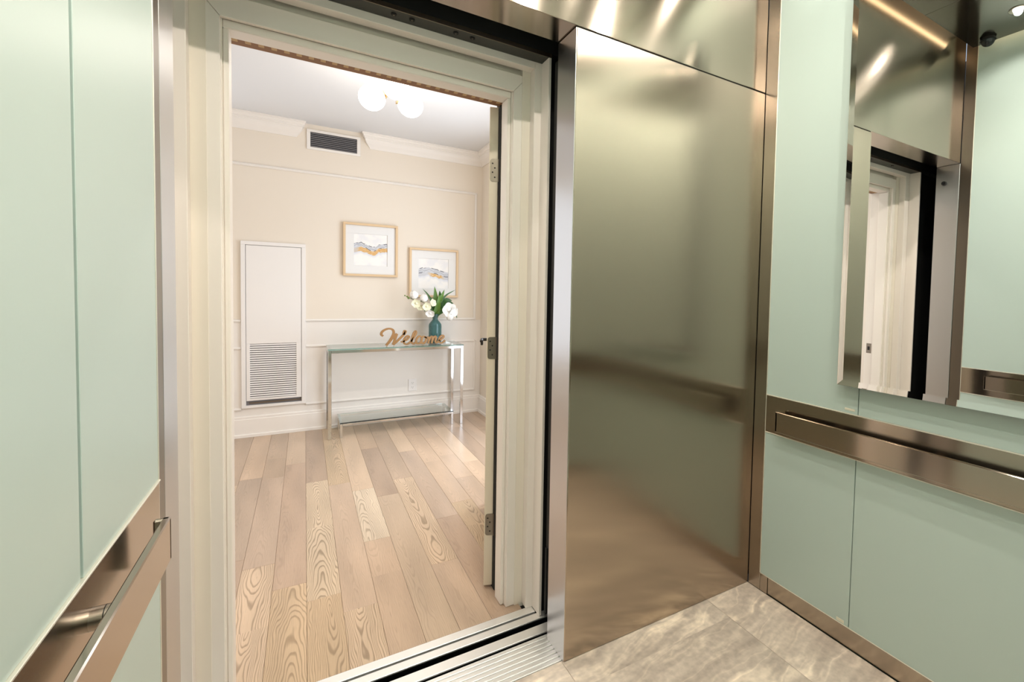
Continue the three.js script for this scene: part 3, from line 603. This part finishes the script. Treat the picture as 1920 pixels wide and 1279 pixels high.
// console table: chrome frame, glass top, low glass shelf
{
  const t = thing('console_table', 'narrow chrome console table with glass top and low glass shelf', 'table');
  const x0 = 0.424, x1 = 1.522, z0 = -3.440, z1 = -3.072, L = 0.025, top = 0.748;
  for (const [x, z] of [[x0, z1 - L], [x1 - L, z1 - L], [x0, z0], [x1 - L, z0]]) partNo('leg', bx(x, x + L, 0.0005, top - 0.010, z, z + L, 0.002), M.chrome, t);
  for (const z of [z1 - L, z0]) partNo('top_rail', bx(x0 + L, x1 - L, top - 0.035, top - 0.010, z, z + L, 0.002), M.chrome, t);
  for (const x of [x0, x1 - L]) partNo('top_rail', bx(x, x + L, top - 0.035, top - 0.010, z0 + L, z1 - L, 0.002), M.chrome, t);
  part('glass_top', bx(x0 - 0.002, x1 + 0.002, top - 0.0098, top, z0 - 0.002, z1 + 0.002, 0.001), M.tableGlass, t);
  const sx0 = 0.510, sx1 = 1.437, sz0 = -3.420, sz1 = -3.082, sy = 0.130, S = 0.020;
  for (const [x, z] of [[sx0, sz1 - S], [sx1 - S, sz1 - S], [sx0, sz0], [sx1 - S, sz0]]) partNo('shelf_leg', bx(x, x + S, 0.0005, sy - 0.012, z, z + S, 0.002), M.chrome, t);
  for (const z of [sz1 - S, sz0]) partNo('shelf_rail', bx(sx0 + S, sx1 - S, sy - 0.028, sy - 0.010, z, z + S, 0.002), M.chrome, t);
  for (const x of [sx0, sx1 - S]) partNo('shelf_rail', bx(x, x + S, sy - 0.028, sy - 0.010, sz0 + S, sz1 - S, 0.002), M.chrome, t);
  part('foot_bar', bx(x0 + L, sx0, 0.0005, 0.018, sz0, sz0 + 0.018, 0.002), M.chrome, t);
  part('glass_shelf', bx(sx0 - 0.001, sx1 + 0.001, sy - 0.0098, sy - 0.0015, sz0 - 0.001, sz1 + 0.001, 0.001), M.tableGlass, t);
}
// wooden script sign: strokes in the units of an 8-times enlargement, swept as flat ribbons
{
  const strokes = [
    [[128, 912], [106, 892], [112, 858], [150, 826], [200, 812], [246, 826], [262, 866], [244, 920], [204, 990], [166, 1043]],
    [[166, 1043], [206, 996], [258, 928], [304, 884]], [[304, 884], [282, 950], [254, 1036]], [[254, 1036], [306, 988], [362, 930], [398, 890], [414, 852], [404, 846], [394, 868], [392, 900]],
    [[352, 1000], [396, 990], [440, 962], [462, 930], [446, 918], [414, 940], [392, 984], [402, 1026], [440, 1034], [484, 1000]],
    [[484, 1000], [530, 932], [556, 876], [548, 852], [528, 872], [504, 944], [496, 1006], [516, 1034], [552, 1010]],
    [[624, 942], [608, 926], [580, 940], [556, 986], [566, 1028], [600, 1028], [632, 996]],
    [[676, 938], [652, 932], [630, 968], [630, 1014], [650, 1034], [680, 1010], [692, 966], [676, 938], [700, 952], [724, 940]],
    [[724, 940], [728, 980], [718, 1034]], [[722, 1010], [748, 950], [768, 934], [776, 952], [768, 1034]], [[770, 1006], [796, 948], [816, 934], [826, 952], [818, 1010], [836, 1030], [862, 1000]],
    [[862, 1000], [904, 976], [934, 944], [924, 924], [894, 936], [868, 980], [872, 1022], [904, 1034], [940, 1012], [954, 996]],
  ];
  const K = 0.000639, X0 = 0.825, Y0 = 0.7482;
  const g = strokes.map((st, si) => {
    const c = new THREE.CatmullRomCurve3(st.map(([x, y]) => new THREE.Vector3(X0 + (x - 100) * K, Y0 + 0.0062 + (1043 - y) * K, 0)), false, 'centripetal');
    const n = 10 * st.length, w = 0.0074 * (si < 4 ? 1.2 : 1), dz = 0.0085 + 0.00004 * si;
    const P = [], N = 4, pts = c.getPoints(n), ring = [];
    for (let i = 0; i <= n; i++) { const t = c.getTangent(i / n), q = pts[i], nx = -t.y, ny = t.x, ww = w * (0.8 + 0.35 * Math.abs(t.y)); ring.push([[q.x + nx * ww, q.y + ny * ww, dz], [q.x - nx * ww, q.y - ny * ww, dz], [q.x - nx * ww, q.y - ny * ww, -dz], [q.x + nx * ww, q.y + ny * ww, -dz]]); }
    const U = [], put = (...qs) => qs.forEach((q) => { P.push(...q); U.push(q[0], q[1]); });
    for (let i = 0; i < n; i++) for (let k = 0; k < N; k++) { const a = ring[i][k], b = ring[i][(k + 1) % N], d = ring[i + 1][k], e = ring[i + 1][(k + 1) % N]; put(a, b, e, a, e, d); }
    for (const [r, f] of [[ring[0], 1], [ring[n], 0]]) { if (f) put(r[0], r[2], r[1], r[0], r[3], r[2]); else put(r[0], r[1], r[2], r[0], r[2], r[3]); }
    const ge = new THREE.BufferGeometry(); ge.setAttribute('position', new THREE.Float32BufferAttribute(P, 3)); ge.setAttribute('uv', new THREE.Float32BufferAttribute(U, 2)); ge.computeVertexNormals(); return ge;
  });
  const s = part(numbered('welcome_sign'), g, M.signWood, scene); s.position.set(0, 0, -3.15);
  tag(s, 'cut-out wooden script sign reading Welcome standing on the glass console', 'sign');
}
// vase and flowers
const VX = 1.31, VZ = -3.28, VK = 0.000697, vp = (x, y, dz = 0) => new THREE.Vector3(VX + (x - 824) * VK, 0.7485 + (1017 - y) * VK, VZ + dz);
{
  const t = thing('glass_vase', 'teal glass bottle vase behind the wooden sign', 'vase', [VX, 0.7482, VZ]);
  const prof = [[0, 0.0005], [0.048, 0.0005], [0.056, 0.006], [0.058, 0.02], [0.058, 0.165], [0.055, 0.180], [0.044, 0.197], [0.030, 0.212], [0.0235, 0.224], [0.0225, 0.245], [0.026, 0.262], [0.033, 0.274], [0.0315, 0.2755], [0.024, 0.262], [0.0200, 0.245], [0.0205, 0.226], [0.027, 0.213], [0.041, 0.195], [0.0515, 0.178], [0.0545, 0.165], [0.0545, 0.022], [0.05, 0.012], [0, 0.010]];
  part('vase_body', new THREE.LatheGeometry(prof.map((q) => new THREE.Vector2(...q)), 40), M.vaseGlass, t);
  part('rib', [0.15, 0.158].map((y) => moved(new THREE.TorusGeometry(0.0582, 0.0011, 8, 40), 0, y, 0, Math.PI / 2)), M.vaseGlass, t);
}
function leafBlade(pts, wmax, fold = 0.25) {                             // a tapering folded blade along the points
  const c = new THREE.CatmullRomCurve3(pts), n = 14, P = [], U = [];
  const row = []; let side0 = null;
  for (let i = 0; i <= n; i++) {
    const t = i / n, q = c.getPoint(t), d = c.getTangent(t), s = new THREE.Vector3().crossVectors(d, new THREE.Vector3(0, 0, 1)).normalize();
    if (side0 && s.dot(side0) < 0) s.negate(); side0 = s;
    const w = wmax * Math.pow(Math.sin(Math.PI * Math.min(1, 0.12 + 0.88 * t)), 0.8) * (1 - 0.25 * t) + 0.0006;
    const o = new THREE.Vector3(0, 0, w * fold);
    row.push([q.clone().addScaledVector(s, -w).add(o), q, q.clone().addScaledVector(s, w).add(o)]);
  }
  for (let i = 0; i < n; i++) for (let k = 0; k < 2; k++) for (const q of [row[i][k], row[i][k + 1], row[i + 1][k + 1], row[i][k], row[i + 1][k + 1], row[i + 1][k]]) { P.push(q.x, q.y, q.z); U.push(q.x, q.y); }
  const g = new THREE.BufferGeometry(); g.setAttribute('position', new THREE.Float32BufferAttribute(P, 3)); g.setAttribute('uv', new THREE.Float32BufferAttribute(U, 2));
  const m = mergeVertices(g); m.computeVertexNormals(); return m;
}
function petalShape(len, wid, cup) {                                     // a rounded cupped petal growing along +y
  const n = 8, m = 6, P = [], I = [];
  for (let i = 0; i <= n; i++) for (let j = 0; j <= m; j++) {
    const t = i / n, s = (j / m - 0.5) * 2, w = wid * Math.sqrt(Math.max(0, Math.sin(Math.PI * Math.min(1, 0.08 + 0.9 * t))));
    P.push(s * w, t * len, cup * (t * t * len * 0.5) + cup * s * s * w * 0.7);
  }
  for (let i = 0; i < n; i++) for (let j = 0; j < m; j++) { const a = i * (m + 1) + j; I.push(a, a + 1, a + m + 2, a, a + m + 2, a + m + 1); }
  const g = new THREE.BufferGeometry(); g.setAttribute('position', new THREE.Float32BufferAttribute(P, 3)); g.setIndex(I);
  g.setAttribute('uv', new THREE.Float32BufferAttribute(P.flatMap((v, k) => (k % 3 === 2 ? [] : [v])), 2)); g.computeVertexNormals(); return g;
}
function blossom(r, open) {                                              // five petals round a face looking along +z
  const g = [];
  if (!open) {                                                        // still closed: a round head wrapped in overlapping petals
    const core = sph(r * 0.66, 20, 14); core.scale(1, 1.12, 0.95); g.push(core);
    for (let k = 0; k < 5; k++) { const c = new THREE.SphereGeometry(r * (0.70 + 0.012 * k), 12, 10, 0, Math.PI * 0.75, 0.25, 1.9); c.scale(1, 1.14, 0.97); c.rotateY(k * Math.PI * 2 / 5); c.rotateX(0.10 * (k % 2)); g.push(c); }
    return merge(g);
  }
  for (let k = 0; k < 5; k++) { const p = petalShape(r, r * (k % 2 ? 0.62 : 0.5), open ? 0.35 : 0.9); p.rotateX(open ? 0.15 : 0.75); p.rotateZ(k * Math.PI * 2 / 5 + 0.3); p.translate(0, 0, (k % 2) * 0.002); g.push(p); }
  const b = sph(r * 0.28, 12, 8); b.scale(1, 1, 0.8); b.translate(0, 0, r * 0.15); g.push(b);
  return merge(g);
}
{
  const t = thing('leaf_bunch', 'bunch of dark green strap leaves in the teal vase', 'foliage');
  const N = [824, 640], B = [
    [[[824, 700], N, [828, 500], [835, 380], [822, 250]], 0.026, 1], [[[824, 700], N, [790, 500], [740, 380], [660, 285]], 0.010, 0], [[[826, 700], N, [860, 500], [900, 380], [935, 290]], 0.020, 1],
    [[[826, 700], N, [880, 480], [960, 370], [1090, 290]], 0.010, 0], [[[826, 700], N, [870, 480], [890, 380], [884, 305]], 0.022, 0], [[[826, 700], N, [880, 530], [960, 430], [1045, 440]], 0.026, 0],
    [[[826, 700], N, [900, 520], [1010, 470], [1100, 530]], 0.028, 0], [[[826, 700], N, [930, 560], [1060, 560], [1110, 685]], 0.024, 0], [[[822, 700], N, [770, 530], [720, 540], [680, 590]], 0.024, 0],
    [[[822, 700], N, [800, 560], [800, 480], [780, 400]], 0.026, 0], [[[826, 700], N, [850, 570], [880, 560], [910, 615]], 0.024, 1], [[[826, 700], N, [842, 560], [856, 460], [862, 360]], 0.024, 1], [[[822, 700], N, [812, 560], [790, 520], [760, 500]], 0.022, 0],
  ];
  B.forEach(([p, w, light], i) => partNo('leaf', leafBlade(p.map(([x, y], k) => vp(x, y, (k > 1 ? 1 : 0) * (0.012 * ((i % 4) - 1.5)) + (k > 2 ? 0.015 * ((i % 3) - 1) : 0))), w * 1.3), light ? M.leafLight : M.leaf, t));
  const tube = (pts, r, n = 24) => new THREE.TubeGeometry(new THREE.CatmullRomCurve3(pts.map((q) => vp(...q))), n, r, 6);
  const put = (parent, x, y, dz, r, open, m, rx, ry) => { const g = blossom(r * 1.18, open); g.applyMatrix4(new THREE.Matrix4().makeRotationFromEuler(new THREE.Euler(rx, ry, 0))); const v = vp(x, y, dz); g.translate(v.x, v.y, v.z); return partNo('blossom', g, m, parent); };
  const a = thing('flower_stem', 'spray of white and cream blossoms leaning left out of the teal vase', 'flower');
  part('stem', tube([[822, 720, 0], [818, 630, 0], [760, 540, 0.03], [640, 460, 0.05], [500, 420, 0.055], [425, 378, 0.05]], 0.0022), M.stem, a);
  part('bud', [[425, 378], [455, 392], [470, 410]].map(([x, y], k) => { const g = sph(0.006 + 0.002 * k, 10, 8); const v = vp(x, y, 0.05); g.translate(v.x, v.y, v.z); return g; }), M.stem, a);
  put(a, 535, 370, 0.06, 0.044, false, M.petal, -0.5, -0.2); put(a, 660, 412, 0.06, 0.042, false, M.petal, -0.5, 0.3); put(a, 560, 475, 0.07, 0.036, true, M.petalCream, 0.2, -0.2);
  put(a, 690, 512, 0.075, 0.036, true, M.petalCream, 0.3, 0); put(a, 762, 470, 0.07, 0.032, true, M.petalCream, -0.2, 0.5); put(a, 615, 525, 0.06, 0.028, true, M.petalCream, 0.4, -0.4); put(a, 742, 605, 0.06, 0.036, true, M.petal, 0.5, -0.3);
  const b = thing('flower_stem', 'large white blossoms hanging right over the vase rim', 'flower');
  part('stem', tube([[828, 720, 0.004], [832, 630, 0.004], [880, 560, 0.04], [960, 560, 0.06], [1010, 640, 0.06]], 0.0024), M.stem, b);
  put(b, 970, 555, 0.075, 0.062, true, M.petal, 0.1, 0.2); put(b, 1030, 590, 0.068, 0.046, true, M.petal, 0.3, 0.5); put(b, 995, 660, 0.075, 0.040, false, M.petal, 0.8, 0.1);
}
// ceiling fixture of three white globes
{
  const t = thing('globe_ceiling_light', 'ceiling light of three glowing white globes on a brass stem', 'ceiling light', [0.700, HALLC, -2.0]);
  part('canopy', moved(cyl(0.06, 0.065, 0.022, 32), 0, -0.0115, 0), M.brass, t);
  part('stem', moved(cyl(0.008, 0.008, 0.13, 16), 0, -0.085, 0), M.brass, t);
  const hub = part('hub', moved(cyl(0.013, 0.013, 0.03, 20), 0, -0.15, 0), M.brass, t);
  const G = [[-0.073, -0.180, -0.01], [0.156, -0.175, -0.01], [0.050, -0.122, 0.105]];
  G.forEach(([x, y, z]) => {
    const d = new THREE.Vector3(x, y + 0.15, z), q = new THREE.Quaternion().setFromUnitVectors(new THREE.Vector3(0, 1, 0), d.clone().normalize());
    const arm = cyl(0.005, 0.005, d.length(), 12); arm.applyQuaternion(q); arm.translate(d.x / 2, -0.15 + d.y / 2, d.z / 2);
    partNo('arm', arm, M.brass, t);
    const gl = sph(0.079, 36, 24); gl.translate(x, y, z);
    const b = partNo('globe', gl, glow(GLOBE_WARM.map((v) => 0.4 + 0.6 * v), 2.6), t);
    b.castShadow = false;
    const cap = new THREE.CylinderGeometry(0.024, 0.028, 0.016, 20); cap.applyQuaternion(q.clone().invert().slerp(q, 1)); const e = d.clone().setLength(Math.max(0.01, d.length() - 0.079)); cap.translate(e.x, -0.15 + e.y, e.z);
    part('globe_cap', cap, M.brass, b);
    const l = new THREE.PointLight(rgb(GLOBE_WARM), GLOBE_LIGHT, 0, 2); l.position.set(0.700 + x, HALLC + y, -2.0 + z); l.castShadow = true; l.shadow.radius = 3; scene.add(l);
  });
}
renderer.render(scene, camera);
